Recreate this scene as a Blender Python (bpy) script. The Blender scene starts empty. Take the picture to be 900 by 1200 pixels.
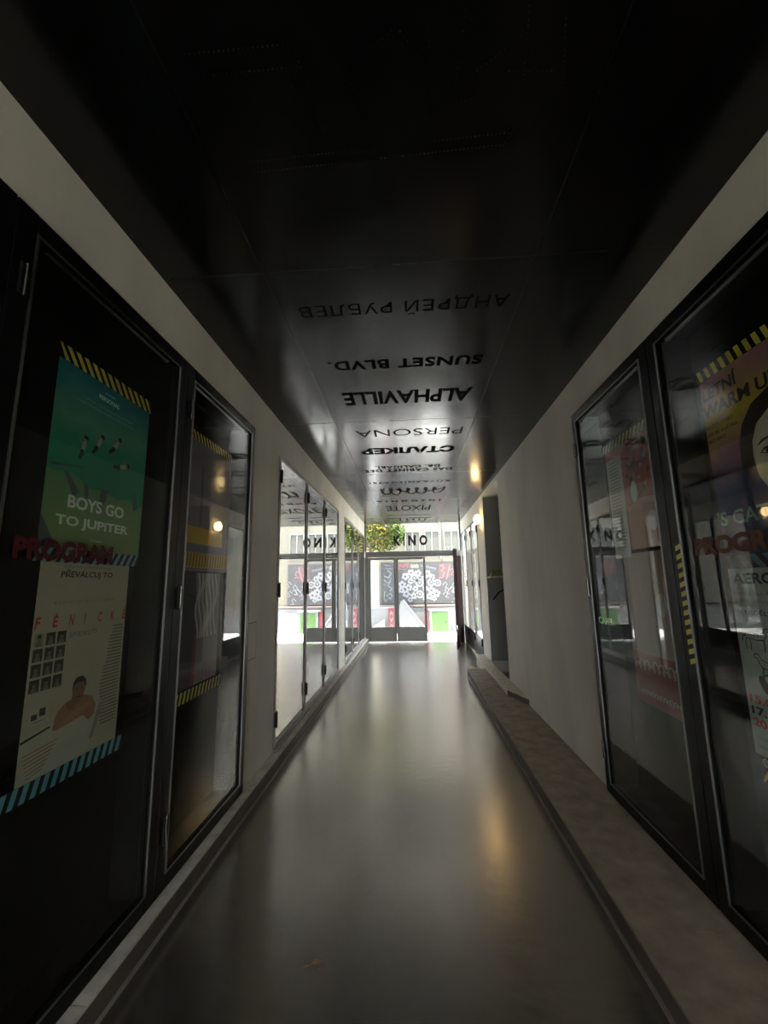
import bpy, bmesh, math, random
from mathutils import Vector, Matrix
random.seed(7)
sc = bpy.context.scene
col = sc.collection

# ---------------------------------------------------------------- camera
FPX = 490.0
def _n(v):
    return Vector(v).normalized()
_f = _n((33.0, 82.0, FPX))
_yv = -(FPX * FPX + 33.0 * -52.0) / 82.0
_u = _n((-52.0, _yv, FPX))
_r = _f.cross(_u)
if _r.x < 0:
    _r = -_r
cam_d = bpy.data.cameras.new('camera')
cam_d.sensor_fit = 'HORIZONTAL'
cam_d.sensor_width = 36.0
cam_d.lens = FPX * 36.0 / 900.0
cam_d.clip_start = 0.02
cam = bpy.data.objects.new('camera', cam_d)
col.objects.link(cam)
ax = Vector((_r.x, _f.x, _u.x))
ay = -Vector((_r.y, _f.y, _u.y))
az = -Vector((_r.z, _f.z, _u.z))
m = Matrix.Identity(4)
for i in range(3):
    m[i][0], m[i][1], m[i][2] = ax[i], ay[i], az[i]
m.translation = Vector((0, 0, 1.5))
cam.matrix_world = m
sc.camera = cam

# ---------------------------------------------------------------- light
SKY = 7.0
SUN = 20.0
w = bpy.data.worlds.new('sky')
sc.world = w
w.use_nodes = True
bg = w.node_tree.nodes['Background']
bg.inputs['Color'].default_value = (0.80, 0.90, 1.0, 1)
bg.inputs['Strength'].default_value = SKY
sd = bpy.data.lights.new('sun', 'SUN')
sd.energy = SUN
sd.color = (1.0, 0.94, 0.84)
sd.angle = math.radians(2.0)
so = bpy.data.objects.new('sun', sd)
col.objects.link(so)
so.rotation_euler = Vector((0.12, 0.17, -0.975)).to_track_quat('-Z', 'Y').to_euler()
so.location = (0, 5, 9)
sc.view_settings.view_transform = 'Standard'
sc.view_settings.look = 'None'
sc.view_settings.gamma = 1.0
sc.view_settings.use_curve_mapping = False
sc.view_settings.exposure = 1.65
sc.cycles.use_denoising = True
sc.cycles.max_bounces = 14
sc.cycles.transparent_max_bounces = 24
sc.cycles.sample_clamp_indirect = 6.0

# ---------------------------------------------------------------- materials
_M = {}
def mat(name, rgb, rough=0.6, metal=0.0, spec=0.5, var=0.0, scale=8.0, bump=0.0, rvar=0.0, emit=None, stretch=None):
    if name in _M:
        return _M[name]
    mt = bpy.data.materials.new(name)
    mt.use_nodes = True
    nt = mt.node_tree
    b = nt.nodes['Principled BSDF']
    b.inputs['Base Color'].default_value = (*rgb, 1)
    b.inputs['Roughness'].default_value = rough
    b.inputs['Metallic'].default_value = metal
    b.inputs['Specular IOR Level'].default_value = spec
    if emit:
        b.inputs['Emission Color'].default_value = (*emit[0], 1)
        b.inputs['Emission Strength'].default_value = emit[1]
    if var or bump or rvar:
        tc = nt.nodes.new('ShaderNodeTexCoord')
        src = tc.outputs['Object']
        if stretch:
            mp = nt.nodes.new('ShaderNodeMapping')
            mp.inputs['Scale'].default_value = stretch
            nt.links.new(src, mp.inputs['Vector'])
            src = mp.outputs['Vector']
        nz = nt.nodes.new('ShaderNodeTexNoise')
        nz.inputs['Scale'].default_value = scale
        nz.inputs['Detail'].default_value = 5
        nt.links.new(src, nz.inputs['Vector'])
        if var:
            mr = nt.nodes.new('ShaderNodeMapRange')
            mr.inputs['From Min'].default_value = 0.3
            mr.inputs['From Max'].default_value = 0.7
            mr.inputs['To Min'].default_value = 1 - var
            mr.inputs['To Max'].default_value = 1 + var
            nt.links.new(nz.outputs['Fac'], mr.inputs['Value'])
            mx = nt.nodes.new('ShaderNodeVectorMath')
            mx.operation = 'SCALE'
            mx.inputs[0].default_value = rgb
            nt.links.new(mr.outputs['Result'], mx.inputs['Scale'])
            nt.links.new(mx.outputs['Vector'], b.inputs['Base Color'])
        if rvar:
            mr = nt.nodes.new('ShaderNodeMapRange')
            mr.inputs['From Min'].default_value = 0.3
            mr.inputs['From Max'].default_value = 0.7
            mr.inputs['To Min'].default_value = max(0.02, rough - rvar)
            mr.inputs['To Max'].default_value = rough + rvar
            nt.links.new(nz.outputs['Fac'], mr.inputs['Value'])
            nt.links.new(mr.outputs['Result'], b.inputs['Roughness'])
        if bump:
            n2 = nt.nodes.new('ShaderNodeTexNoise')
            n2.inputs['Scale'].default_value = scale * 6
            n2.inputs['Detail'].default_value = 4
            nt.links.new(src, n2.inputs['Vector'])
            bp = nt.nodes.new('ShaderNodeBump')
            bp.inputs['Strength'].default_value = bump
            bp.inputs['Distance'].default_value = 0.004
            nt.links.new(n2.outputs['Fac'], bp.inputs['Height'])
            nt.links.new(bp.outputs['Normal'], b.inputs['Normal'])
    _M[name] = mt
    return mt

def glass_mat(name, r0, tint=(1, 1, 1), back=None, power=5.0, gtint=(1, 1, 1)):
    """pane: mirror reflection rising towards grazing angles over a clear (or opaque, if back) body"""
    if name in _M:
        return _M[name]
    mt = bpy.data.materials.new(name)
    mt.use_nodes = True
    nt = mt.node_tree
    nt.nodes.clear()
    out = nt.nodes.new('ShaderNodeOutputMaterial')
    lw = nt.nodes.new('ShaderNodeLayerWeight')
    lw.inputs['Blend'].default_value = 0.5
    pw = nt.nodes.new('ShaderNodeMath'); pw.operation = 'POWER'
    nt.links.new(lw.outputs['Facing'], pw.inputs[0]); pw.inputs[1].default_value = power
    mu = nt.nodes.new('ShaderNodeMath'); mu.operation = 'MULTIPLY_ADD'
    nt.links.new(pw.outputs[0], mu.inputs[0]); mu.inputs[1].default_value = 1 - r0; mu.inputs[2].default_value = r0
    if back is None:
        a = nt.nodes.new('ShaderNodeBsdfTransparent'); a.inputs['Color'].default_value = (*tint, 1)
    else:
        a = nt.nodes.new('ShaderNodeBsdfDiffuse'); a.inputs['Color'].default_value = (*back, 1)
    g = nt.nodes.new('ShaderNodeBsdfGlossy'); g.inputs['Roughness'].default_value = 0.0
    g.inputs['Color'].default_value = (*gtint, 1)
    mx = nt.nodes.new('ShaderNodeMixShader')
    nt.links.new(mu.outputs[0], mx.inputs['Fac'])
    nt.links.new(a.outputs[0], mx.inputs[1]); nt.links.new(g.outputs[0], mx.inputs[2])
    nt.links.new(mx.outputs[0], out.inputs['Surface'])
    _M[name] = mt
    return mt

# setting
WALL = mat('wall_plaster', (0.66, 0.615, 0.515), 0.75, var=0.10, scale=2.2, bump=0.12, spec=0.3, stretch=(1, 1, 0.35))
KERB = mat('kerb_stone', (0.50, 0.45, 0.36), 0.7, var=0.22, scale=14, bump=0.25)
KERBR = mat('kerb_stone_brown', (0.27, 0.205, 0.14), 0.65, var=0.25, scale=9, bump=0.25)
KERBF = mat('kerb_face', (0.085, 0.068, 0.052), 0.6, var=0.3, scale=6)  # dirty brown face; shade under overhead light is also put into this colour
DRIP = mat('kerb_bead', (0.22, 0.19, 0.16), 0.5)
STEEL = mat('black_steel', (0.004, 0.004, 0.0042), 0.35, spec=0.15)
BLACK = mat('black_board', (0.006, 0.006, 0.007), 0.7, spec=0.2)
SILVER = mat('brushed_aluminium', (0.30, 0.29, 0.275), 0.35, metal=1.0)
CHROME = mat('polished_metal', (0.75, 0.74, 0.72), 0.2, metal=1.0)
BRONZE = mat('door_frame_paint', (0.085, 0.077, 0.066), 0.4, spec=0.5)
TAUPE = mat('door_frame_taupe', (0.25, 0.23, 0.21), 0.4, spec=0.5)
OXIDE = mat('oxide_brown_paint', (0.02, 0.011, 0.010), 0.7, spec=0.1)
GLASS = glass_mat('display_glass', 0.02, tint=(0.93, 0.95, 0.94))
EXITGL = glass_mat('exit_glass', 0.006, tint=(0.95, 0.96, 0.96))
CLEAR = glass_mat('clear_door_glass', 0.04, tint=(0.95, 0.96, 0.96))
SIDEGL = glass_mat('reflective_door_glass', 0.12, tint=(0.95, 0.96, 0.96))
MIRROR = glass_mat('mirror_door_glass', 0.62, back=(0.02, 0.02, 0.02), power=3.0)
TEXTBLK = mat('ceiling_lettering_black', (0.004, 0.004, 0.004), 0.9, spec=0.05)

def ceiling_mat():
    mt = mat('ceiling_black_panel', (0.003, 0.003, 0.0032), 0.24, spec=0.55)
    nt = mt.node_tree
    b = nt.nodes['Principled BSDF']
    tc = nt.nodes.new('ShaderNodeTexCoord')
    sx = nt.nodes.new('ShaderNodeSeparateXYZ')
    nt.links.new(tc.outputs['Object'], sx.inputs[0])
    def line(sock, offset, period, width):
        a = nt.nodes.new('ShaderNodeMath'); a.operation = 'SUBTRACT'; a.inputs[1].default_value = offset
        nt.links.new(sock, a.inputs[0])
        w_ = nt.nodes.new('ShaderNodeMath'); w_.operation = 'PINGPONG'; w_.inputs[1].default_value = period / 2
        nt.links.new(a.outputs[0], w_.inputs[0])
        c = nt.nodes.new('ShaderNodeMath'); c.operation = 'LESS_THAN'; c.inputs[1].default_value = width
        nt.links.new(w_.outputs[0], c.inputs[0])
        return c.outputs[0]
    l1 = line(sx.outputs['Y'], 3.82, 2.0, 0.006)
    l2 = line(sx.outputs['X'], 0.64, 1.34, 0.004)
    mx = nt.nodes.new('ShaderNodeMath'); mx.operation = 'MAXIMUM'
    nt.links.new(l1, mx.inputs[0]); nt.links.new(l2, mx.inputs[1])
    nz = nt.nodes.new('ShaderNodeTexNoise'); nz.inputs['Scale'].default_value = 3.0; nz.inputs['Detail'].default_value = 6
    nt.links.new(tc.outputs['Object'], nz.inputs['Vector'])
    mr = nt.nodes.new('ShaderNodeMapRange')
    mr.inputs['From Min'].default_value = 0.3; mr.inputs['From Max'].default_value = 0.7
    mr.inputs['To Min'].default_value = 0.15; mr.inputs['To Max'].default_value = 0.25
    nt.links.new(nz.outputs['Fac'], mr.inputs['Value'])
    ad = nt.nodes.new('ShaderNodeMath'); ad.operation = 'MULTIPLY_ADD'; ad.inputs[1].default_value = 0.10
    nt.links.new(mx.outputs[0], ad.inputs[0]); nt.links.new(mr.outputs['Result'], ad.inputs[2])
    nt.links.new(ad.outputs[0], b.inputs['Roughness'])
    bp = nt.nodes.new('ShaderNodeBump'); bp.inputs['Strength'].default_value = 0.08; bp.inputs['Distance'].default_value = 0.01
    nt.links.new(nz.outputs['Fac'], bp.inputs['Height']); nt.links.new(bp.outputs['Normal'], b.inputs['Normal'])
    return mt
CEIL = ceiling_mat()

def floor_mat():
    mt = mat('floor_sealed_concrete', (0.05, 0.047, 0.042), 0.3, spec=0.5)
    nt = mt.node_tree
    b = nt.nodes['Principled BSDF']
    tc = nt.nodes.new('ShaderNodeTexCoord')
    def noise(scale, det, st=(1, 1, 1)):
        mp = nt.nodes.new('ShaderNodeMapping'); mp.inputs['Scale'].default_value = st
        nt.links.new(tc.outputs['Object'], mp.inputs['Vector'])
        n = nt.nodes.new('ShaderNodeTexNoise'); n.inputs['Scale'].default_value = scale; n.inputs['Detail'].default_value = det
        nt.links.new(mp.outputs['Vector'], n.inputs['Vector'])
        return n.outputs['Fac']
    n1 = noise(1.7, 6)
    n3 = noise(7.0, 5, (1.0, 2.4, 1))
    def rng(s, a, c, lo=0.1, hi=0.9):
        mr = nt.nodes.new('ShaderNodeMapRange')
        mr.inputs['From Min'].default_value = lo; mr.inputs['From Max'].default_value = hi
        mr.inputs['To Min'].default_value = a; mr.inputs['To Max'].default_value = c
        nt.links.new(s, mr.inputs['Value'])
        return mr.outputs['Result']
    sc_ = nt.nodes.new('ShaderNodeVectorMath'); sc_.operation = 'SCALE'
    sc_.inputs[0].default_value = (0.042, 0.038, 0.032)
    nt.links.new(rng(n1, 0.35, 1.75), sc_.inputs['Scale'])
    nt.links.new(sc_.outputs['Vector'], b.inputs['Base Color'])
    b.inputs['IOR'].default_value = 2.7
    bp = nt.nodes.new('ShaderNodeBump'); bp.inputs['Strength'].default_value = 0.12; bp.inputs['Distance'].default_value = 0.01
    nt.links.new(n3, bp.inputs['Height']); nt.links.new(bp.outputs['Normal'], b.inputs['Normal']); nt.links.new(bp.outputs['Normal'], b.inputs['Coat Normal'])
    b.inputs['Coat Weight'].default_value = 1.0
    b.inputs['Coat IOR'].default_value = 1.9
    b.inputs['Coat Roughness'].default_value = 0.24
    b.inputs['Coat Tint'].default_value = (1.0, 0.96, 0.88, 1)
    b.inputs['Specular Tint'].default_value = (1.0, 0.93, 0.82, 1)
    nt.links.new(rng(n1, 0.195, 0.262), b.inputs['Roughness'])
    return mt
FLOOR = floor_mat()

# ---------------------------------------------------------------- mesh builder
class Fr:
    """a flat working frame: origin, across, up, towards the viewer"""
    def __init__(s, o, u, v):
        s.o, s.u, s.v = Vector(o), Vector(u), Vector(v)
        s.n = s.u.cross(s.v)
    def p(s, a, b, c=0.0):
        return s.o + s.u * a + s.v * b + s.n * c

_tc = {}
def text_geo(s, bold=0.0, spacing=1.0, shear=0.0):
    k = (s, bold, spacing, shear)
    if k in _tc:
        return _tc[k]
    cu = bpy.data.curves.new('tmp_text', 'FONT')
    cu.body = s
    cu.size = 1.0
    cu.offset = bold
    cu.space_character = spacing
    cu.shear = shear
    cu.resolution_u = 3
    o = bpy.data.objects.new('tmp_text', cu)
    col.objects.link(o)
    dg = bpy.context.evaluated_depsgraph_get()
    me = o.evaluated_get(dg).to_mesh()
    vs = [(v.co.x, v.co.y) for v in me.vertices]
    fs = [tuple(p.vertices) for p in me.polygons]
    o.evaluated_get(dg).to_mesh_clear()
    bpy.data.objects.remove(o)
    bpy.data.curves.remove(cu)
    x0 = min(v[0] for v in vs); x1 = max(v[0] for v in vs)
    y0 = min(v[1] for v in vs); y1 = max(v[1] for v in vs)
    vs = [((x - x0) / (x1 - x0), (y - y0) / (y1 - y0)) for x, y in vs]
    _tc[k] = (vs, fs)
    return _tc[k]

class MB:
    def __init__(s):
        s.v, s.f, s.mi, s.ms, s.sm = [], [], [], [], []
    def _m(s, mt):
        if mt not in s.ms:
            s.ms.append(mt)
        return s.ms.index(mt)
    def add(s, vs, fs, mt, smooth=False):
        b = len(s.v)
        s.v += [Vector(q) for q in vs]
        i = s._m(mt)
        for f in fs:
            s.f.append(tuple(b + k for k in f)); s.mi.append(i); s.sm.append(smooth)
        return s
    def box(s, a, b, mt):
        x0, x1 = sorted((a[0], b[0])); y0, y1 = sorted((a[1], b[1])); z0, z1 = sorted((a[2], b[2]))
        vs = [(x0, y0, z0), (x1, y0, z0), (x1, y1, z0), (x0, y1, z0), (x0, y0, z1), (x1, y0, z1), (x1, y1, z1), (x0, y1, z1)]
        return s.add(vs, [(0, 3, 2, 1), (4, 5, 6, 7), (0, 1, 5, 4), (1, 2, 6, 5), (2, 3, 7, 6), (3, 0, 4, 7)], mt)
    def fbox(s, F, a0, a1, b0, b1, c0, c1, mt):
        P = F.p
        vs = [P(a0, b0, c0), P(a1, b0, c0), P(a1, b1, c0), P(a0, b1, c0), P(a0, b0, c1), P(a1, b0, c1), P(a1, b1, c1), P(a0, b1, c1)]
        return s.add(vs, [(0, 3, 2, 1), (4, 5, 6, 7), (0, 1, 5, 4), (1, 2, 6, 5), (2, 3, 7, 6), (3, 0, 4, 7)], mt)
    def poly(s, F, pts, c, mt):
        return s.add([F.p(a, b, c) for a, b in pts], [tuple(range(len(pts)))], mt)
    def rect(s, F, a0, a1, b0, b1, c, mt):
        return s.poly(F, [(a0, b0), (a1, b0), (a1, b1), (a0, b1)], c, mt)
    def disc(s, F, a, b, r, c, mt, n=14, ry=None, rot=0.0):
        ry = ry or r
        pts = []
        for k in range(n):
            t = 2 * math.pi * k / n
            x, y = r * math.cos(t), ry * math.sin(t)
            pts.append((a + x * math.cos(rot) - y * math.sin(rot), b + x * math.sin(rot) + y * math.cos(rot)))
        return s.poly(F, pts, c, mt)
    def ribbon(s, F, pts, wd, c, mt):
        vs, fs = [], []
        for i, (a, b) in enumerate(pts):
            q0 = pts[max(0, i - 1)]; q1 = pts[min(len(pts) - 1, i + 1)]
            dx, dy = q1[0] - q0[0], q1[1] - q0[1]
            l = math.hypot(dx, dy) or 1
            nx, ny = -dy / l * wd / 2, dx / l * wd / 2
            vs += [F.p(a + nx, b + ny, c), F.p(a - nx, b - ny, c)]
            if i:
                k = 2 * i
                fs.append((k - 2, k - 1, k + 1, k))
        return s.add(vs, fs, mt)
    def text(s, F, t, a0, a1, b0, b1, c, mt, bold=0.0, spacing=1.0, shear=0.0):
        vs, fs = text_geo(t, bold, spacing, shear)
        return s.add([F.p(a0 + (a1 - a0) * x, b0 + (b1 - b0) * y, c) for x, y in vs], fs, mt)
    def tube(s, pts, r, mt, n=8, caps=True):
        pts = [Vector(p) for p in pts]
        rs = r if isinstance(r, (list, tuple)) else [r] * len(pts)
        vs, fs = [], []
        up = None
        for i, p in enumerate(pts):
            d = (pts[min(len(pts) - 1, i + 1)] - pts[max(0, i - 1)]).normalized()
            if up is None:
                up = d.orthogonal().normalized()
            up = (up - d * up.dot(d)).normalized()
            sd_ = d.cross(up)
            for k in range(n):
                t = 2 * math.pi * k / n
                vs.append(p + (up * math.cos(t) + sd_ * math.sin(t)) * rs[i])
        for i in range(len(pts) - 1):
            for k in range(n):
                a = i * n + k; b = i * n + (k + 1) % n
                fs.append((a, b, b + n, a + n))
        s.add(vs, fs, mt, True)
        if caps:
            s.add(vs[:n], [tuple(reversed(range(n)))], mt)
            s.add(vs[-n:], [tuple(range(n))], mt)
        return s
    def ball(s, c, r, mt, nu=20, nv=12, sc_=(1, 1, 1)):
        vs, fs = [], []
        for j in range(1, nv):
            ph = math.pi * j / nv
            for i in range(nu):
                t = 2 * math.pi * i / nu
                vs.append(Vector((c[0] + r * sc_[0] * math.sin(ph) * math.cos(t), c[1] + r * sc_[1] * math.sin(ph) * math.sin(t), c[2] + r * sc_[2] * math.cos(ph))))
        for j in range(nv - 2):
            for i in range(nu):
                a = j * nu + i; b = j * nu + (i + 1) % nu
                fs.append((a, a + nu, b + nu, b))
        t_ = len(vs)
        vs += [Vector((c[0], c[1], c[2] + r * sc_[2])), Vector((c[0], c[1], c[2] - r * sc_[2]))]
        for i in range(nu):
            fs.append((t_, i, (i + 1) % nu))
            b = (nv - 2) * nu
            fs.append((t_ + 1, b + (i + 1) % nu, b + i))
        return s.add(vs, fs, mt, True)
    def build(s, name, parent=None, origin=None, bevel=0.0):
        o0 = Vector(origin) if origin is not None else (world_loc(parent) if parent else base_of(s.v))
        me = bpy.data.meshes.new(name)
        me.from_pydata([tuple(v - o0) for v in s.v], [], s.f)
        for mt in s.ms:
            me.materials.append(mt)
        for p, i, q in zip(me.polygons, s.mi, s.sm):
            p.material_index = i
            p.use_smooth = q
        me.update()
        o = bpy.data.objects.new(name, me)
        col.objects.link(o)
        if parent:
            o.parent = parent
            o.location = o0 - world_loc(parent)
        else:
            o.location = o0
        if bevel:
            bv = o.modifiers.new('edge', 'BEVEL')
            bv.width = bevel; bv.segments = 2; bv.limit_method = 'ANGLE'
        return o

def world_loc(o):
    l = Vector((0, 0, 0))
    while o:
        l += o.location
        o = o.parent
    return l

def base_of(vs):
    n = len(vs)
    return Vector((sum(v.x for v in vs) / n, sum(v.y for v in vs) / n, min(v.z for v in vs)))

def tag(o, label, cat, group=None, kind=None):
    if label: o['label'] = label
    if cat: o['category'] = cat
    if group: o['group'] = group
    if kind: o['kind'] = kind
    return o

def empty(name, loc, label, cat, group=None, kind=None):
    o = bpy.data.objects.new(name, None)
    o.empty_display_size = 0.1
    o.location = loc
    col.objects.link(o)
    return tag(o, label, cat, group, kind)

XL, XR, ZC = -1.215, 1.285, 3.035     # wall faces and ceiling
FL = Fr((-1.2, 0, 0), (0, 1, 0), (0, 0, 1))        # left wall: across = +y
FRt = Fr((1.262, 0, 0), (0, -1, 0), (0, 0, 1))     # right wall: across = -y
FC = Fr((0, 0, ZC), (-1, 0, 0), (0, 1, 0))         # ceiling, seen from below

# ---------------------------------------------------------------- setting
o = MB().box((-1.6, -4.5, -0.12), (1.6, 11.0, 0.0), FLOOR).build('floor'); tag(o, None, None, kind='structure')
cb = MB()
cb.box((-1.75, -4.5, ZC), (1.95, 7.9, ZC + 0.3), CEIL)
cb.box((-1.75, 7.9, ZC), (1.5, 11.05, ZC + 0.3), CEIL)
o = cb.build('ceiling', origin=(0, 0, ZC)); tag(o, None, None, kind='structure')

def wall(name, xf, xb, y0, y1, holes, parts):
    mb = MB()
    cur = y0
    for (a, b, z0, z1) in holes:
        if a > cur: mb.box((xf, cur, 0), (xb, a, ZC), WALL)
        if z0 > 0: mb.box((xf, a, 0), (xb, b, z0), WALL)
        mb.box((xf, a, z1), (xb, b, ZC), WALL)
        cur = b
    if cur < y1: mb.box((xf, cur, 0), (xb, y1, ZC), WALL)
    for p in parts: mb.box(*p)
    o_ = mb.build(name, origin=(xf, 0, 0)); tag(o_, None, None, kind='structure')
    return o_
wall('wall_left', XL, -1.62, -4.5, 11.0, [(0.03, 3.06, 0.105, 2.72), (3.73, 6.93, 0.105, 2.715), (7.57, 10.87, 0.105, 2.715)],
     [((-1.62, -4.5, 0), (-1.72, 11.0, ZC), BLACK)])
wall('wall_right', XR, 1.85, -4.5, 8.14, [(0.0, 3.14, 0.105, 2.74), (6.08, 7.40, 0.0, 2.965)],
     [((1.85, -4.5, 0), (1.95, 8.14, ZC), BLACK)])
o = MB().box((XR, 8.14, 2.72), (1.45, 10.9, ZC), WALL).box((XR, 10.9, 0), (1.45, 11.0, ZC), WALL).build('wall_right_lintel'); tag(o, None, None, kind='structure')
# the near end of the passage, behind the camera, is open to a back yard
# kerbs
def kerb(name, x0, x1, joints, h, top):
    mb = MB()
    sgn = 1 if x1 > x0 else -1
    for a, b in zip(joints[:-1], joints[1:]):
        mb.box((x0, a + 0.002, h - 0.012), (x1, b - 0.002, h), top)
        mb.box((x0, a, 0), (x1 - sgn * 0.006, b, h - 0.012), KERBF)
    mb.box((x1 - sgn * 0.006, joints[0], 0), (x1 + sgn * 0.008, joints[-1], 0.007), DRIP)
    o_ = mb.build(name); tag(o_, None, None, kind='structure')
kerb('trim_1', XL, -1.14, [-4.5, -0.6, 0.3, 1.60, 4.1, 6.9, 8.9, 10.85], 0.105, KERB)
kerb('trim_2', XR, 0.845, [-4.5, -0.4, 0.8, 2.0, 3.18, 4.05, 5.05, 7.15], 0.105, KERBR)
# raised step in front of the niche
st = MB()
st.poly(Fr((0, 0, 0.17), (1, 0, 0), (0, 1, 0)), [(1.135, 5.55), (XR, 5.12), (XR, 8.1), (1.135, 8.1)], 0, KERB)
pts = [(1.135, 5.55), (XR, 5.12), (XR, 8.1), (1.135, 8.1)]
for i in range(4):
    a, b = pts[i], pts[(i + 1) % 4]
    st.add([(a[0], a[1], 0), (b[0], b[1], 0), (b[0], b[1], 0.17), (a[0], a[1], 0.17)], [(0, 1, 2, 3)], KERBF if i != 3 else KERB)
st.tube([(1.135, 5.55, 0.166), (1.135, 8.1, 0.166)], 0.006, KERB)
st.tube([(1.135, 5.55, 0.166), (XR, 5.12, 0.166)], 0.006, KERB)
o = st.build('trim_3'); tag(o, None, None, kind='structure')

# ---------------------------------------------------------------- display cases
def ring(mb, F, a0, a1, b0, b1, wd, c0, c1, mt):
    mb.fbox(F, a0, a0 + wd, b0, b1, c0, c1, mt)
    mb.fbox(F, a1 - wd, a1, b0, b1, c0, c1, mt)
    mb.fbox(F, a0 + wd, a1 - wd, b0, b0 + wd, c0, c1, mt)
    mb.fbox(F, a0 + wd, a1 - wd, b1 - wd, b1, c0, c1, mt)

def display_case(F, a0, a1, z0, z1, label, rail, hinge_side, lock=True):
    o0 = F.p((a0 + a1) / 2, z0, -0.03)
    root = empty('display_case', o0, label, 'display case', 'black steel poster cases')
    f = MB()
    ring(f, F, a0, a1, z0, z1, 0.075, -0.03, 0.010, STEEL)
    fo = f.build('frame', root, bevel=0.004)
    b = MB(); ring(b, F, a0 + 0.07, a1 - 0.07, z0 + 0.07, z1 - 0.07, 0.007, 0.0101, 0.016, SILVER)
    tag(b.build('glazing_bead', root), 'silver glazing bead', None)
    g = MB(); g.fbox(F, a0 + 0.074, a1 - 0.074, z0 + 0.074, z1 - 0.074, -0.006, 0.0, GLASS); g.build('glass_pane', root)
    c = MB()
    c.fbox(F, a0 + 0.01, a1 - 0.01, z0 + 0.01, z1 - 0.01, -0.20, -0.19, BLACK)
    for q in ((a0 + 0.01, a0 + 0.02, z0 + 0.01, z1 - 0.01), (a1 - 0.02, a1 - 0.01, z0 + 0.01, z1 - 0.01), (a0 + 0.02, a1 - 0.02, z0 + 0.01, z0 + 0.02), (a0 + 0.02, a1 - 0.02, z1 - 0.02, z1 - 0.01)):
        c.fbox(F, *q, -0.19, -0.031, BLACK)
    c.build('back_panel', root)
    r = MB(); r.tube([F.p(rail[0], rail[2], -0.022), F.p(rail[1], rail[2], -0.022)], 0.009, SILVER)
    ro = r.build('hanging_rail', root)
    e = MB(); e.ball(F.p(rail[1] if F is FL else rail[0], rail[2], -0.022), 0.014, SILVER, 10, 6); e.build('end_cap', ro)
    ah = a0 + 0.03 if hinge_side == 'a0' else a1 - 0.03
    for z in (0.38, 1.44, 2.45):
        h = MB(); h.tube([F.p(ah, z - 0.055, 0.018), F.p(ah, z + 0.055, 0.018)], 0.008, STEEL, 8)
        h.fbox(F, ah - 0.022, ah + 0.022, z - 0.045, z + 0.045, 0.0101, 0.014, STEEL)
        ho = h.build('hinge', root)
        k = MB(); k.tube([F.p(ah + 0.012, z - 0.05, 0.022), F.p(ah + 0.012, z + 0.06, 0.022)], 0.0035, CHROME, 6); tag(k.build('hinge_pin', ho), 'bright metal hinge pin', None)
    return root, fo

LZ, _ = display_case(FL, 0.04, 1.045, 0.11, 2.712, 'black poster case cut off at the near end of the left wall', (0.2, 0.93, 2.64), 'a0')
LA, _ = display_case(FL, 1.05, 2.05, 0.11, 2.712, 'black poster case on the left wall holding the teal poster over the cream poster', (1.19, 1.90, 2.64), 'a0')
LB, _ = display_case(FL, 2.055, 3.052, 0.11, 2.712, 'black poster case on the left wall nearest the bare plaster, holding the lilac poster', (2.17, 2.95, 2.64), 'a0')
RA, _ = display_case(FRt, -3.135, -2.105, 0.112, 2.735, 'black poster case on the right wall holding the dark red poster, nearest the bare plaster', (-3.03, -2.25, 2.655), 'a0')
RB, _ = display_case(FRt, -2.10, -1.06, 0.112, 2.735, 'black poster case on the right wall holding the yellow and purple face poster', (-1.97, -1.2, 2.655), 'a1')

# ---------------------------------------------------------------- print inks
def ink(name, rgb, rough=0.55):
    return mat('ink_' + name, rgb, rough, spec=0.25)
YEL = ink('hazard_yellow', (0.62, 0.50, 0.08)); BLK = ink('hazard_black', (0.008, 0.008, 0.008))
BLU = ink('tape_blue', (0.13, 0.36, 0.46)); WHT = ink('white', (0.78, 0.80, 0.72)); CRM = ink('cream_paper', (0.42, 0.38, 0.27))
RED = ink('red', (0.55, 0.05, 0.03)); DRED = ink('dark_red', (0.06, 0.002, 0.005)); INK = ink('ink', (0.02, 0.02, 0.018))
GRYT = ink('grey_text', (0.19, 0.17, 0.12))

def tape(F, a0, a1, b0, b1, c, m1, m2, label, n=12, slant=0.5, vertical=False, grp='striped warning tape strips'):
    """a strip of warning tape, stripes slanting"""
    mb = MB()
    mb.fbox(F, a0, a1, b0, b1, c - 0.0008, c, m2)
    L = (b1 - b0) if vertical else (a1 - a0)
    W = (a1 - a0) if vertical else (b1 - b0)
    st_ = L / n
    sh = slant * W
    for k in range(n):
        s0 = k * st_ - sh * 0.5 + st_ * 0.25; s1 = s0 + st_ * 0.52
        q = [(s0 + sh, 0), (s1 + sh, 0), (s1, W), (s0, W)]
        q = [(min(max(x, 0), L), y) for x, y in q]
        if vertical: q = [(a0 + y, b0 + x) for x, y in reversed(q)]
        else: q = [(a0 + x, b0 + y) for x, y in q]
        mb.poly(F, q, c + 0.0003, m1)
    return tag(mb.build('warning_tape'), label, 'tape', grp)

CP = -0.0095    # posters hang just behind the glass
CT = -0.0078    # tape over posters

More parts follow.
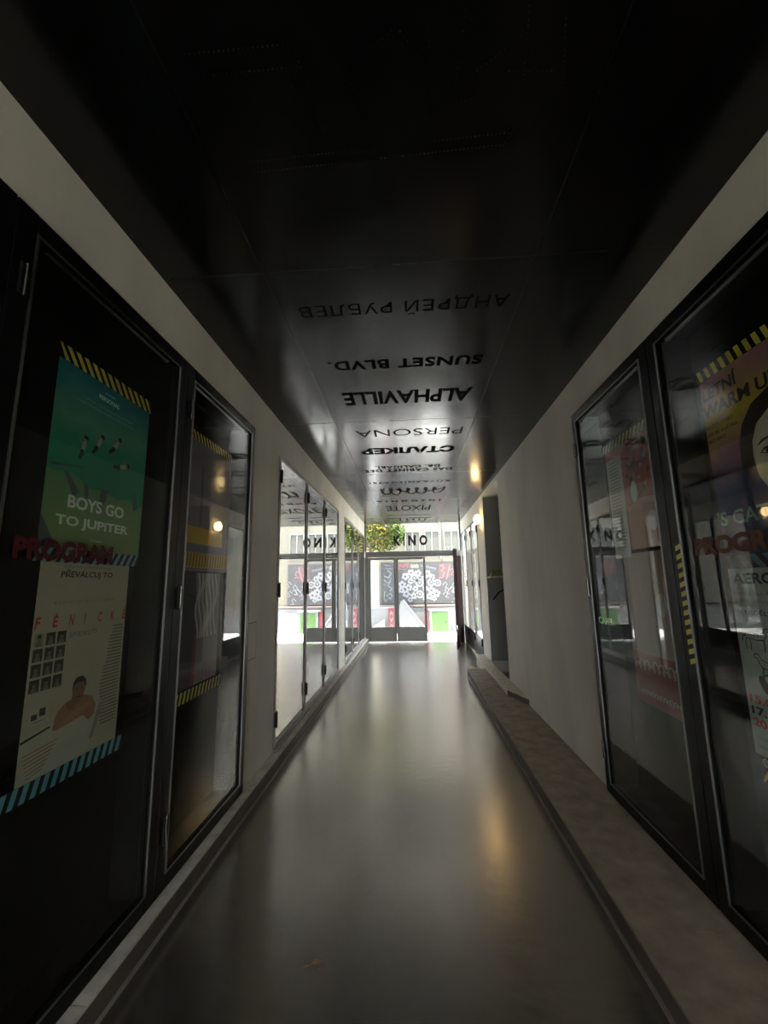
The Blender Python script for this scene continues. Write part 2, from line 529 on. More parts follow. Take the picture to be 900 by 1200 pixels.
# teal poster ------------------------------------------------------------
def grad_mat(name, z0, z1, stops):
    mt = mat(name, (0.1, 0.1, 0.1), 0.55, spec=0.25)
    nt = mt.node_tree; b = nt.nodes['Principled BSDF']
    tc = nt.nodes.new('ShaderNodeTexCoord'); sx = nt.nodes.new('ShaderNodeSeparateXYZ')
    nt.links.new(tc.outputs['Object'], sx.inputs[0])
    nz = nt.nodes.new('ShaderNodeTexNoise'); nz.inputs['Scale'].default_value = 7; nz.inputs['Detail'].default_value = 3
    nt.links.new(tc.outputs['Object'], nz.inputs['Vector'])
    mr = nt.nodes.new('ShaderNodeMapRange'); mr.inputs['From Min'].default_value = z0; mr.inputs['From Max'].default_value = z1
    nt.links.new(sx.outputs['Z'], mr.inputs['Value'])
    ad = nt.nodes.new('ShaderNodeMath'); ad.operation = 'MULTIPLY_ADD'; ad.inputs[1].default_value = 0.35
    nt.links.new(nz.outputs['Fac'], ad.inputs[0])
    s2 = nt.nodes.new('ShaderNodeMath'); s2.operation = 'SUBTRACT'; s2.inputs[1].default_value = 0.175
    nt.links.new(mr.outputs['Result'], s2.inputs[0]); nt.links.new(s2.outputs[0], ad.inputs[2])
    cr = nt.nodes.new('ShaderNodeValToRGB'); e = cr.color_ramp.elements
    e[0].position, e[0].color = stops[0][0], (*stops[0][1], 1)
    e[1].position, e[1].color = stops[-1][0], (*stops[-1][1], 1)
    for p, c in stops[1:-1]:
        k = e.new(p); k.color = (*c, 1)
    nt.links.new(ad.outputs[0], cr.inputs['Fac']); nt.links.new(cr.outputs['Color'], b.inputs['Base Color'])
    return mt
TEAL = grad_mat('print_teal_sky', 0.25, 0.72, [(0, (0.02, 0.24, 0.13)), (0.45, (0.03, 0.26, 0.16)), (0.6, (0.10, 0.30, 0.20)), (1, (0.008, 0.15, 0.19))])
HILL = grad_mat('print_green_hill', 0.0, 0.3, [(0, (0.24, 0.29, 0.13)), (0.5, (0.20, 0.32, 0.12)), (1, (0.12, 0.28, 0.12))])
PURP = ink('slate_purple', (0.10, 0.11, 0.14)); SKIN = ink('skin', (0.36, 0.17, 0.10)); SHIRT = ink('shirt', (0.42, 0.33, 0.26))
mb = MB(); mb.fbox(FL, 1.276, 1.786, 1.592, 2.315, CP - 0.0006, CP, TEAL)
p1 = tag(mb.build('movie_poster'), 'teal and green poster with small flying figures and pale lettering, on the left wall', 'poster', 'posters in the left cases')
mb = MB(); c = CP + 0.0004
mb.poly(FL, [(1.277, 1.593), (1.785, 1.593), (1.785, 1.86), (1.74, 1.83), (1.70, 1.872), (1.62, 1.855), (1.55, 1.874), (1.47, 1.872), (1.40, 1.905), (1.346, 1.912), (1.31, 1.898), (1.277, 1.905)], c, HILL)
mb.poly(FL, [(1.277, 1.593), (1.36, 1.593), (1.33, 1.665), (1.277, 1.745)], c + 0.0002, PURP)
mb.poly(FL, [(1.345, 1.91), (1.365, 1.91), (1.42, 1.85), (1.40, 1.82)], c + 0.0002, PURP)
mb.poly(FL, [(1.44, 1.885), (1.462, 1.885), (1.468, 1.84), (1.452, 1.82)], c + 0.0002, PURP)
mb.poly(FL, [(1.53, 1.885), (1.57, 1.885), (1.555, 1.83), (1.52, 1.80)], c + 0.0002, PURP)
mb.poly(FL, [(1.72, 1.905), (1.735, 1.905), (1.745, 1.84), (1.725, 1.82)], c + 0.0002, PURP)
mb.poly(FL, [(1.29, 1.925), (1.43, 1.945), (1.43, 1.938), (1.29, 1.916)], c + 0.0002, PURP)
mb.build('printed_landscape', p1)
HAIR = ink('hair', (0.03, 0.02, 0.015)); PANT = ink('trousers', (0.03, 0.025, 0.03))
for (x, z, lean) in ((1.410, 1.968, 0.2), (1.470, 2.008, 0.45), (1.556, 2.035, 0.6), (1.585, 1.985, 1.25)):
    f = MB()
    def q(a, b):
        return (x + a * math.cos(lean) + b * math.sin(lean), z - a * math.sin(lean) + b * math.cos(lean))
    f.poly(FL, [q(-.010, 0), q(.002, -.002), q(.012, .03), q(.008, .045), q(-.006, .045), q(-.008, .02)], c + 0.0003, PANT)
    f.poly(FL, [q(-.008, .04), q(.010, .04), q(.012, .068), q(.004, .076), q(-.006, .074)], c + 0.0004, SHIRT)
    f.poly(FL, [q(-.006, .066), q(-.03, .078), q(-.031, .073), q(-.006, .058)], c + 0.0003, SKIN)
    f.disc(FL, *q(.003, .086), .009, c + 0.0004, SKIN, 10)
    f.poly(FL, [q(-.009, .086), q(.014, .083), q(.013, .094), q(.004, .099), q(-.007, .097)], c + 0.0005, HAIR)
    f.build('printed_figure', p1)
mb = MB()
mb.text(FL, 'BOYS GO', 1.377, 1.668, 1.782, 1.830, c + 0.0006, WHT, 0.03)
tag(mb.build('title_lettering', p1), 'pale lettering BOYS GO', None)
mb = MB()
mb.text(FL, 'TO JUPiTER', 1.333, 1.703, 1.708, 1.754, c + 0.0006, WHT, 0.03)
tag(mb.build('title_lettering', p1), 'pale lettering TO JUPiTER', None)
mb = MB()
PALE = ink('pale_teal', (0.30, 0.45, 0.45))
mb.text(FL, 'PERSONAL', 1.472, 1.588, 2.236, 2.254, c + 0.0006, WHT, 0.02)
mb.rect(FL, 1.50, 1.56, 2.268, 2.273, c + 0.0006, PALE)
mb.text(FL, 'I am not dreaming of going there again', 1.399, 1.676, 2.202, 2.212, c + 0.0006, PALE)
mb.text(FL, 'a place that was never on any map at all', 1.371, 1.681, 2.181, 2.192, c + 0.0006, PALE)
mb.text(FL, 'IN CINEMAS', 1.50, 1.56, 1.672, 1.678, c + 0.0006, WHT)
mb.build('small_print', p1)
tape(FL, 1.270, 1.792, 2.303, 2.358, CT, YEL, BLK, 'yellow and black striped tape across the top of the teal poster', 13, 0.75)
tape(FL, 1.262, 1.782, 1.588, 1.636, CT, ink('tape_light_blue', (0.22, 0.36, 0.42)), BLK, 'pale blue striped tape across the foot of the teal poster', 14, -0.6)
# red lettering on the glass
g = MB(); g.text(FL, 'PROGRAM', 1.185, 1.612, 1.590, 1.662, 0.0012, DRED, 0.05)
tag(g.build('window_lettering', LA), 'dark red heavy lettering on the glass', None)

# cream poster -----------------------------------------------------------
mb = MB(); mb.fbox(FL, 1.298, 1.732, 0.905, 1.588, CP - 0.0006, CP, CRM)
p2 = tag(mb.build('movie_poster'), 'cream poster with red title, portrait grid and bathing man, under the teal poster', 'poster', 'posters in the left cases')
mb = MB()
for i, ch in enumerate('FÉNICKÉ'):
    a = 1.302 + i * 0.0685
    h = 0.038
    wd = 0.008 if ch == 'I' else 0.022
    mb.text(FL, ch, a, a + wd, 1.370, 1.370 + h * (1.25 if ch == 'É' else 1), c, RED, 0.03, shear=0.12)
tag(mb.build('title_lettering', p2), 'red spaced title lettering', None)
mb = MB()
mb.text(FL, 'PŘEVÁLCUJ TO', 1.383, 1.635, 1.531, 1.566, c, INK, 0.02, shear=0.1)
mb.text(FL, 'STOJÍ PÁR NÁBOJŮ V KAPSE.', 1.399, 1.627, 1.568, 1.582, c, GRYT, 0.01)
mb.text(FL, 'BENICIO DEL TORO', 1.368, 1.653, 1.447, 1.456, c, GRYT, 0.0, 1.6)
mb.text(FL, 'SPIKNUTÍ', 1.446, 1.576, 1.327, 1.351, c, GRYT, 0.02, 1.3)
for k in range(30):
    z = 1.345 - k * 0.0125
    a = 1.66 - (0.045 * min(1, k / 16) if k < 22 else 0.03)
    mb.rect(FL, a + random.uniform(0, .012), 1.724 - random.uniform(0, .006), z, z + 0.006, c, GRYT)
mb.build('small_print', p2)
G1 = ink('photo_dark', (0.05, 0.045, 0.035)); G2 = ink('photo_mid', (0.18, 0.16, 0.11)); G3 = ink('photo_light', (0.30, 0.27, 0.19))
for r in range(4):
    for k in range(3):
        a = 1.307 + k * 0.0445; b = 1.315 - r * 0.0475
        t = MB()
        t.rect(FL, a, a + 0.037, b, b + 0.040, c, G3 if (r, k) == (0, 0) else G1)
        t.poly(FL, [(a + .006, b), (a + .031, b), (a + .027, b + .013), (a + .0185, b + .017), (a + .010, b + .013)], c + .0002, G2)
        t.disc(FL, a + .0185, b + .024, .0075, c + .0003, G2, 10, .010)
        t.poly(FL, [(a + .010, b + .026), (a + .027, b + .026), (a + .025, b + .037), (a + .0185, b + .039), (a + .012, b + .036)], c + .0004, G1)
        t.build('printed_portrait', p2)
TUB = ink('tub_white', (0.44, 0.42, 0.33)); TUBS = ink('tub_grey', (0.27, 0.26, 0.19)); SK2 = ink('tan_skin', (0.30, 0.15, 0.075)); SK3 = ink('brown_skin', (0.22, 0.11, 0.06))
t = MB()
t.poly(FL, [(1.299, 1.047), (1.405, 1.060), (1.58, 1.045), (1.625, 1.075), (1.645, 1.05), (1.60, 0.95), (1.56, 0.906), (1.299, 0.906)], c, TUB)
t.poly(FL, [(1.299, 1.035), (1.405, 1.052), (1.405, 1.046), (1.299, 1.027)], c + .0002, INK)
t.poly(FL, [(1.625, 1.075), (1.645, 1.05), (1.60, 0.95), (1.585, 0.95)], c + .0002, TUBS)
for k in range(7):
    z = 0.99 - k * 0.012
    t.poly(FL, [(1.31 + k * .004, z), (1.44 - .008 * k, z + .012), (1.44 - .008 * k, z + .008), (1.31 + k * .004, z - .003)], c + .0002, ink('rust_print', (0.30, 0.17, 0.10)))
t.build('printed_bath', p2)
t = MB()
t.poly(FL, [(1.318, 1.073), (1.396, 1.075), (1.388, 1.122), (1.323, 1.122)], c, TUB)
t.rect(FL, 1.328, 1.350, 1.088, 1.105, c + .0002, G1); t.rect(FL, 1.357, 1.380, 1.094, 1.118, c + .0002, G1)
t.rect(FL, 1.335, 1.385, 1.079, 1.082, c + .0002, GRYT)
t.build('printed_newspaper', p2)
t = MB()
t.poly(FL, [(1.414, 1.035), (1.425, 1.085), (1.462, 1.110), (1.49, 1.115), (1.545, 1.115), (1.585, 1.10), (1.605, 1.065), (1.60, 1.035), (1.575, 1.02), (1.545, 1.045), (1.43, 1.028)], c + .0003, SK2)
t.poly(FL, [(1.462, 1.106), (1.49, 1.114), (1.52, 1.112), (1.50, 1.075), (1.47, 1.082)], c + .0004, SK3)
t.poly(FL, [(1.418, 1.036), (1.436, 1.028), (1.52, 1.052), (1.585, 1.075), (1.572, 1.088), (1.50, 1.072)], c + .0005, ink('arm_skin', (0.36, 0.19, 0.10)))
t.poly(FL, [(1.487, 1.115), (1.485, 1.145), (1.492, 1.168), (1.535, 1.17), (1.546, 1.145), (1.538, 1.115), (1.515, 1.095), (1.497, 1.10)], c + .0006, SK3)
t.poly(FL, [(1.484, 1.14), (1.486, 1.168), (1.50, 1.184), (1.525, 1.186), (1.543, 1.172), (1.55, 1.145), (1.543, 1.150), (1.535, 1.165), (1.50, 1.165), (1.49, 1.155)], c + .0007, HAIR)
t.disc(FL, 1.505, 1.143, .004, c + .0008, HAIR, 8, .002); t.disc(FL, 1.528, 1.144, .004, c + .0008, HAIR, 8, .002)
t.poly(FL, [(1.506, 1.117), (1.528, 1.118), (1.517, 1.113)], c + .0008, HAIR)
t.build('printed_bather', p2)
tape(FL, 1.20, 1.768, 0.853, 0.905, CT, BLU, BLK, 'blue and black striped tape across the foot of the cream poster', 15, -0.3)

# grey sheet in the second left case --------------------------------------
mb = MB()
LIL = ink('lilac_grey', (0.22, 0.19, 0.21)); OCH = ink('ochre', (0.62, 0.36, 0.03)); LGY = ink('pale_stripe', (0.55, 0.48, 0.45)); DKP = ink('dark_plum', (0.05, 0.035, 0.045))
mb.fbox(FL, 2.140, 2.690, 1.58, 2.330, CP - .0006, CP, LIL)
pb = tag(mb.build('movie_poster'), 'faded lilac poster with ochre bands hanging at the top of the second left case', 'poster', 'posters in the left cases')
mb = MB()
mb.rect(FL, 2.141, 2.60, 1.735, 1.83, c, OCH); mb.rect(FL, 2.141, 2.689, 1.60, 1.685, c, OCH)
for k in range(16):
    a = 2.15 + k * 0.033
    mb.poly(FL, [(a, 1.605), (a + .012, 1.605), (a + .022, 1.68), (a + .010, 1.68)], c + .0002, ink('brown_print', (0.20, 0.10, 0.02)))
mb.rect(FL, 2.30, 2.33, 1.84, 2.2, c, ink('lilac_light', (0.15, 0.13, 0.15)))
mb.build('printed_bands', pb)
mb = MB(); mb.fbox(FL, 2.140, 2.600, 0.965, 1.575, CP - .0006, CP, LIL)
pc = tag(mb.build('movie_poster'), 'grey and plum poster with wavy pale stripes under the ochre band, second left case', 'poster', 'posters in the left cases')
mb = MB()
mb.poly(FL, [(2.141, 0.966), (2.32, 0.966), (2.34, 1.25), (2.30, 1.574), (2.141, 1.574)], c, DKP)
for k in range(7):
    a0 = 2.33 + k * 0.036
    mb.ribbon(FL, [(a0 + 0.018 * math.sin(j * 0.7 + k * .9), 1.57 - j * 0.03) for j in range(13)], 0.018, c + .0002, LGY)
mb.poly(FL, [(2.30, 0.966), (2.33, 0.966), (2.345, 1.18), (2.32, 1.25)], c + .0003, ink('dull_red', (0.20, 0.04, 0.04)))
for k in range(6):
    mb.rect(FL, 2.33 + k * .043, 2.352 + k * .043, 0.98, 1.03, c + .0003, ink('dull_pink', (0.25, 0.12, 0.15)))
mb.build('printed_waves', pc)
tape(FL, 2.145, 2.695, 2.325, 2.375, CT, YEL, BLK, 'yellow and black striped tape across the top of the lilac poster', 15, 0.6)
tape(FL, 2.145, 2.660, 0.895, 0.955, CT, YEL, BLK, 'yellow and black striped tape across the foot of the wavy striped poster', 13, -0.3)

# right wall posters: across = -y ------------------------------------------
MAR = ink('maroon', (0.28, 0.035, 0.03)); MAR2 = ink('maroon_dark', (0.055, 0.012, 0.015)); TAN = ink('tan', (0.30, 0.17, 0.09)); OFF = ink('off_white', (0.46, 0.44, 0.37)); SAL = ink('salmon', (0.42, 0.19, 0.12))
mb = MB(); mb.fbox(FRt, -2.70, -2.188, 1.66, 2.305, CP - .0006, CP, MAR)
q1 = tag(mb.build('movie_poster'), 'dark red patterned poster with pale disc on the right wall, behind the white letter sheet', 'poster', 'posters in the right cases')
mb = MB()
rr = random.Random(3)
for k in range(46):
    a = rr.uniform(-2.47, -2.225); b = rr.uniform(1.95, 2.28)
    mb.disc(FRt, a, b, rr.uniform(.008, .022), c + .0001 + k * .00001, rr.choice([MAR2, MAR2, TAN, RED, MAR2, SAL]), 7, rr.uniform(.01, .03), rr.uniform(0, 3))
mb.poly(FRt, [(-2.50, 1.661), (-2.189, 1.661), (-2.189, 1.92), (-2.34, 1.94), (-2.50, 1.90)], c, SAL)
mb.disc(FRt, -2.41, 1.985, .035, c + .0008, OFF, 20, .062)
for (a, b) in ((-2.40, 2.20), (-2.28, 2.15), (-2.25, 2.02)):
    mb.poly(FRt, [(a, b), (a + .02, b + .04), (a + .03, b + .06), (a + .01, b + .03), (a + .035, b + .02)], c + .0009, TAN)
mb.disc(FRt, -2.26, 1.80, .045, c + .0009, OFF, 18, .055)
mb.build('printed_pattern', q1)
mb = MB()
mb.fbox(FRt, -2.70, -2.515, 1.62, 2.235, CT - .0006, CT, OFF)
q2 = tag(mb.build('letter_sheet'), 'narrow white sheet of small print hanging over the dark red poster', 'notice')
mb = MB()
for k in range(26):
    z = 2.205 - k * .021
    mb.rect(FRt, -2.68 + rr.uniform(0, .012), -2.535 - rr.uniform(0, .03), z, z + .006, CT + .0003, GRYT)
mb.build('small_print', q2)
mb = MB(); mb.fbox(FRt, -2.62, -2.188, 0.82, 1.64, CP - .0006, CP, ink('dusty_beige', (0.34, 0.25, 0.19)))
q3 = tag(mb.build('movie_poster'), 'beige and red poster with white script at its foot, below the dark red poster', 'poster', 'posters in the right cases')
mb = MB()
mb.poly(FRt, [(-2.619, 0.821), (-2.189, 0.821), (-2.189, 1.09), (-2.619, 1.09)], c, ink('brick_red', (0.26, 0.045, 0.04)))
mb.rect(FRt, -2.40, -2.30, 1.12, 1.30, c, ink('pale_pink', (0.34, 0.27, 0.25)))
mb.disc(FRt, -2.28, 1.36, .05, c, OFF, 16, .06)
mb.build('printed_blocks', q3)
mb = MB()
def script(mb, F, a0, a1, b, h, wd, c_, mt, seed, loops):
    r2 = random.Random(seed)
    pts_ = []
    N = loops * 10
    for i in range(N + 1):
        t_ = i / N
        ph = 2 * math.pi * loops * t_
        amp = h * (0.35 + 0.65 * abs(math.sin(seed + 2.1 * t_ * loops)))
        pts_.append((a0 + (a1 - a0) * t_ - math.sin(ph) * (a1 - a0) / loops * 0.35, b + amp * 0.5 * (1 - math.cos(ph))))
    mb.ribbon(F, pts_, wd, c_, mt)
script(mb, FRt, -2.60, -2.20, 1.00, 0.06, 0.008, c + .0003, OFF, 2, 9)
script(mb, FRt, -2.58, -2.20, 0.87, 0.025, 0.004, c + .0003, OFF, 5, 14)
tag(mb.build('script_lettering', q3), 'white script lettering', None)
g = MB(); g.text(FRt, 'CAPEL', -3.045, -2.83, 1.200, 1.246, -0.0088, WHT, 0.045)
tag(g.build('window_lettering', RA), 'small white lettering on the glass', None)
tape(FRt, -2.74, -2.185, 2.29, 2.345, CT, ink('faded_yellow', (0.42, 0.38, 0.13)), BLK, 'faded yellow and black striped tape across the top of the dark red poster', 13, -0.5)

# yellow and purple face poster
PURG = grad_mat('print_yellow_purple', 0.0, 0.72, [(0, (0.02, 0.035, 0.09)), (0.35, (0.03, 0.03, 0.10)), (0.55, (0.22, 0.08, 0.13)), (0.78, (0.48, 0.33, 0.04)), (1, (0.34, 0.16, 0.17))])
mb = MB(); mb.fbox(FRt, -1.792, -1.285, 1.585, 2.325, CP - .0006, CP, PURG)
q4 = tag(mb.build('event_poster'), 'yellow and purple poster with large pale face of dark haired woman, on the right wall', 'poster', 'posters in the right cases')
mb = MB()
mb.text(FRt, 'LETNÍ', -1.783, -1.595, 2.235, 2.300, c, INK, 0.03)
mb.text(FRt, 'WARM UP', -1.795, -1.42, 2.160, 2.215, c, INK, 0.03)
mb.text(FRt, 'KAŽDÉ ÚTERÝ', -1.785, -1.64, 2.112, 2.130, c, INK, 0.02)
mb.text(FRt, 'OD 20. KVĚTNA', -1.785, -1.62, 2.080, 2.098, c, INK, 0.02)
mb.text(FRt, 'BIO OKO', -1.785, -1.69, 2.050, 2.066, c, INK, 0.02)
mb.build('title_lettering', q4)
MINT = ink('mint', (0.24, 0.40, 0.30))
mb = MB(); mb.text(FRt, "'S CATERING", -1.80, -1.30, 1.700, 1.760, c + .0012, MINT, 0.02)
tag(mb.build('credit_lettering', q4), 'mint green lettering', None)
FACE = ink('face_pale', (0.50, 0.44, 0.31)); FACES = ink('face_shade', (0.34, 0.27, 0.17)); LIP = ink('lips', (0.30, 0.06, 0.05))
ac = -1.43
def fp(pts_):
    return [(ac + a, b) for a, b in pts_]
mb = MB()
mb.poly(FRt, fp([(-.205, 1.93), (-.20, 2.0), (-.175, 2.07), (-.12, 2.13), (-.04, 2.16), (.04, 2.15), (.11, 2.10), (.138, 2.02), (.14, 1.90), (.12, 1.80), (.07, 1.80), (.05, 1.9), (-.10, 1.95), (-.14, 1.86), (-.17, 1.83)]), c + .0003, HAIR)
mb.build('printed_hair', q4)
mb = MB()
mb.poly(FRt, fp([(-.145, 1.93), (-.14, 1.99), (-.11, 2.05), (-.05, 2.085), (.02, 2.085), (.08, 2.05), (.105, 1.98), (.105, 1.90), (.09, 1.83), (.05, 1.775), (0, 1.755), (-.05, 1.765), (-.10, 1.80), (-.135, 1.86)]), c + .0005, FACE)
for s_ in (-1, 1):
    e0 = -.02 + s_ * .062
    mb.poly(FRt, fp([(e0 - .042, 1.965), (e0 - .02, 1.985), (e0 + .01, 1.99), (e0 + .04, 1.975), (e0 + .01, 1.981), (e0 - .018, 1.974)]), c + .0007, HAIR)
    mb.poly(FRt, fp([(e0 - .034, 1.938), (e0 - .012, 1.955), (e0 + .014, 1.955), (e0 + .032, 1.938), (e0, 1.928)]), c + .0007, HAIR)
    mb.poly(FRt, fp([(e0 - .026, 1.938), (e0 - .006, 1.948), (e0 + .012, 1.948), (e0 + .025, 1.938), (e0, 1.932)]), c + .0008, OFF)
    mb.disc(FRt, ac + e0, 1.940, .0085, c + .0009, INK, 10)
mb.poly(FRt, fp([(-.035, 1.94), (-.025, 1.90), (-.045, 1.868), (-.02, 1.858), (.005, 1.866), (-.012, 1.872), (-.03, 1.872), (-.016, 1.90)]), c + .0007, FACES)
mb.poly(FRt, fp([(-.065, 1.825), (-.035, 1.836), (-.02, 1.832), (-.005, 1.836), (.025, 1.825), (-.005, 1.81), (-.035, 1.81)]), c + .0007, LIP)
mb.build('printed_face', q4)
ORG = ink('orange_brown', (0.28, 0.085, 0.02))
g = MB(); g.text(FRt, 'PROGRAM', -1.955, -1.40, 1.590, 1.668, 0.0012, ink('rust_red', (0.11, 0.03, 0.014)), 0.05)
tag(g.build('window_lettering', RB), 'rust red heavy lettering on the glass', None)
tape(FRt, -1.80, -1.29, 2.325, 2.378, CT, YEL, BLK, 'yellow and black striped tape across the top of the yellow and purple poster', 12, 0.35)
tape(FRt, -1.792, -1.29, 1.532, 1.582, CT, ink('tape_grey_blue', (0.10, 0.22, 0.25)), BLK, 'grey blue striped tape between the face poster and the white horse poster', 8, 0.9)
tape(FRt, -2.075, -2.030, 1.105, 1.660, 0.0108, YEL, BLK, 'yellow and black striped tape running upright between the two right cases', 13, -0.3, True)

# white poster with animal drawings
mb = MB(); mb.fbox(FRt, -1.790, -1.365, 0.845, 1.530, CP - .0006, CP, ink('white_paper', (0.40, 0.42, 0.39)))
q5 = tag(mb.build('programme_poster'), 'white cinema programme poster with line drawings of horses and red dates, right wall', 'poster', 'posters in the right cases')
mb = MB()
mb.text(FRt, 'AERO', -1.772, -1.572, 1.470, 1.512, c, INK, 0.035)
mb.text(FRt, 'Nedělní klub AERO', -1.772, -1.56, 1.428, 1.444, c, GRYT)
mb.text(FRt, 'a filmové brunche', -1.772, -1.56, 1.400, 1.416, c, GRYT)
mb.text(FRt, 'V NEDĚLI V 22', -1.768, -1.55, 1.355, 1.378, c, INK, 0.02)
mb.text(FRt, '.'.join(['Nedelni projekce', ' ']), -1.77, -1.56, 0.900, 0.912, c, GRYT)
mb.text(FRt, 'www.kinoaero.cz', -1.77, -1.58, 0.872, 0.884, c, GRYT)
mb.build('title_lettering', q5)
mb = MB()
for k, s_ in enumerate(('15.00', '17.15', '20.00')):
    mb.text(FRt, s_, -1.775, -1.64, 1.030 - k * .042, 1.060 - k * .042, c, RED if k != 1 else INK, 0.03)
tag(mb.build('time_lettering', q5), 'red showtime lettering', None)
mb = MB()
def animal(mb, a, b, s_, flip=1):
    def P_(pts_):
        return [(a + flip * x * s_, b + y * s_) for x, y in pts_]
    body = [(-1, .1), (-.9, .3), (-.4, .36), (.2, .30), (.6, .40), (.8, .70), (1.05, .72), (1.2, .55), (1.05, .48), (.9, .5), (.82, .2), (.6, -.05), (.1, -.12), (-.5, -.05), (-.9, -.05), (-1, .1)]
    mb.ribbon(FRt, P_(body), .0035, c, INK)
    for lx, dx in ((-.85, -.15), (-.6, .1), (.45, .25), (.65, -.1)):
        mb.ribbon(FRt, P_([(lx, -.02), (lx + dx, -.4), (lx + dx * .4, -.8)]), .0035, c, INK)
    mb.ribbon(FRt, P_([(-1, .15), (-1.2, .0), (-1.25, -.3)]), .005, c, INK)
    for k in range(5):
        mb.ribbon(FRt, P_([(-.7 + k * .28, .28), (-.72 + k * .28, .02)]), .0025, c, GRYT)
animal(mb, -1.70, 1.27, .055); animal(mb, -1.55, 1.31, .06, -1)
animal(mb, -1.655, 1.17, .06, -1); animal(mb, -1.48, 1.18, .055)
mb.disc(FRt, -1.695, 1.105, .018, c, INK, 10, .036, 0.5)
mb.ribbon(FRt, [(-1.70, 1.135), (-1.66, 1.15), (-1.60, 1.142), (-1.54, 1.12), (-1.52, 1.06)], .005, c, INK)
animal(mb, -1.56, 1.09, .06); animal(mb, -1.43, 1.08, .05, -1)
mb.build('animal_drawings', q5)
tape(FRt, -1.772, -1.37, 0.755, 0.805, CT, YEL, BLK, 'yellow and black striped tape below the white horse poster', 9, -0.9)
mb = MB(); mb.fbox(FRt, -1.80, -1.37, 0.806, 0.844, CT - .0006, CT, BLK)
mb.disc(FRt, -1.745, 0.825, .015, CT + .0004, OFF, 18); mb.disc(FRt, -1.745, 0.825, .011, CT + .0006, GRYT, 18)
tag(mb.build('sticker_strip'), 'black strip with small round white emblem under the white horse poster', 'sticker')

# ---------------------------------------------------------------- doors along the walls
def leaf_door(name, F, a0, a1, z0, z1, glass, fm, label, hinge_at, wd=0.03, kick=0):
    root = empty(name, F.p((a0 + a1) / 2, z0, -0.03), label, 'door', None, 'structure')
    f = MB(); ring(f, F, a0, a1, z0, z1, wd, -0.045, 0.0, fm); f.build('frame', root, bevel=0.003)
    g = MB(); g.fbox(F, a0 + wd - .004, a1 - wd + .004, z0 + wd - .004, z1 - wd + .004, -0.02, -0.012, glass); g.build('glass_pane', root)
    if kick:
        k_ = MB(); k_.fbox(F, a0 + wd, a1 - wd, z0 + wd, kick, -0.010, -0.004, STEEL); k_.build('kick_panel', root)
    for z in (0.36, 1.45, 2.50):
        h = MB(); h.fbox(F, hinge_at - .02, hinge_at + .02, z - .06, z + .06, 0.0, 0.012, STEEL)
        h.tube([F.p(hinge_at, z - .065, .014), F.p(hinge_at, z + .065, .014)], .009, STEEL, 8)
        h.build('hinge', root)
    return root
FLd = Fr((-1.205, 0, 0), (0, 1, 0), (0, 0, 1))
LD = [(3.745, 4.775), (4.785, 5.795), (5.805, 6.915)]
lab = ['mirrored glass door nearest the bare left wall', 'mirrored glass door second from the bare left wall', 'mirrored glass door just before the left pier']
for i, (a, b) in enumerate(LD):
    leaf_door('door_%d' % (i + 1), FLd, a, b, 0.125, 2.70, MIRROR, TAUPE, lab[i], a + 0.01)
LD2 = [(7.585, 8.545), (8.555, 9.515), (9.525, 10.855)]
lab = ['mirrored glass door just past the left pier', 'middle mirrored glass door past the left pier', 'mirrored glass door on the left beside the exit frame']
for i, (a, b) in enumerate(LD2):
    leaf_door('door_%d' % (i + 4), FLd, a, b, 0.125, 2.70, MIRROR, TAUPE, lab[i], a + 0.01)
FRd = Fr((1.275, 0, 0), (0, -1, 0), (0, 0, 1))
lab = ['clear glass door on the right beside the wall lamp', 'middle clear glass door on the right past the wall lamp', 'clear glass door on the right beside the exit']
for i, (a, b) in enumerate([(8.15, 9.045), (9.055, 9.945), (9.955, 10.89)]):
    leaf_door('door_%d' % (i + 7), FRd, -b, -a, 0.035, 2.705, SIDEGL, BRONZE, lab[i], -a - 0.01, kick=0.44)
o = MB().box((XR, 8.14, -0.03), (1.45, 10.9, 0.03), KERB).build('trim_4'); tag(o, None, None, kind='structure')
o = MB().box((-1.2, 3.73, 0.106), (-1.175, 6.93, 0.122), TAUPE).box((-1.2, 7.57, 0.106), (-1.175, 10.87, 0.122), TAUPE).build('trim_5'); tag(o, None, None, kind='structure')

# ---------------------------------------------------------------- exit frame
FE = Fr((0, 10.9, 0), (1, 0, 0), (0, 0, 1))
root = empty('door_10', (0, 10.9, 0), None, None, None, 'structure')
f = MB()
f.fbox(FE, -1.2, 1.27, 2.145, 2.29, -0.04, 0.04, BRONZE)
f.fbox(FE, -1.21, -1.12, 0, 2.145, -0.035, 0.035, BRONZE)
f.fbox(FE, 1.10, 1.27, 0, 2.145, -0.035, 0.035, OXIDE)
f.build('frame', root, bevel=0.004)
for (a0, a1, nm) in ((-1.118, -0.412, 'l'), (-0.408, 0.352, 'r')):
    lf = MB()
    wl = 0.055
    lf.fbox(FE, a0, a0 + wl, 0.03, 2.135, -0.02, 0.03, BRONZE); lf.fbox(FE, a1 - wl, a1, 0.03, 2.135, -0.02, 0.03, BRONZE)
    lf.fbox(FE, a0 + wl, a1 - wl, 2.075, 2.135, -0.02, 0.03, BRONZE); lf.fbox(FE, a0 + wl, a1 - wl, 0.03, 0.385, -0.018, 0.026, mat('kick_panel', (0.12, 0.11, 0.095), 0.45))
    l_ = lf.build('leaf', root, bevel=0.003)
    g = MB(); g.fbox(FE, a0 + wl, a1 - wl, 0.385, 2.075, 0.0, 0.008, EXITGL); g.build('glass_pane', l_)
g = MB(); g.fbox(FE, -1.2, 1.26, 2.29, ZC, -0.006, 0.0, EXITGL); g.build('transom_pane', root)
t = MB()
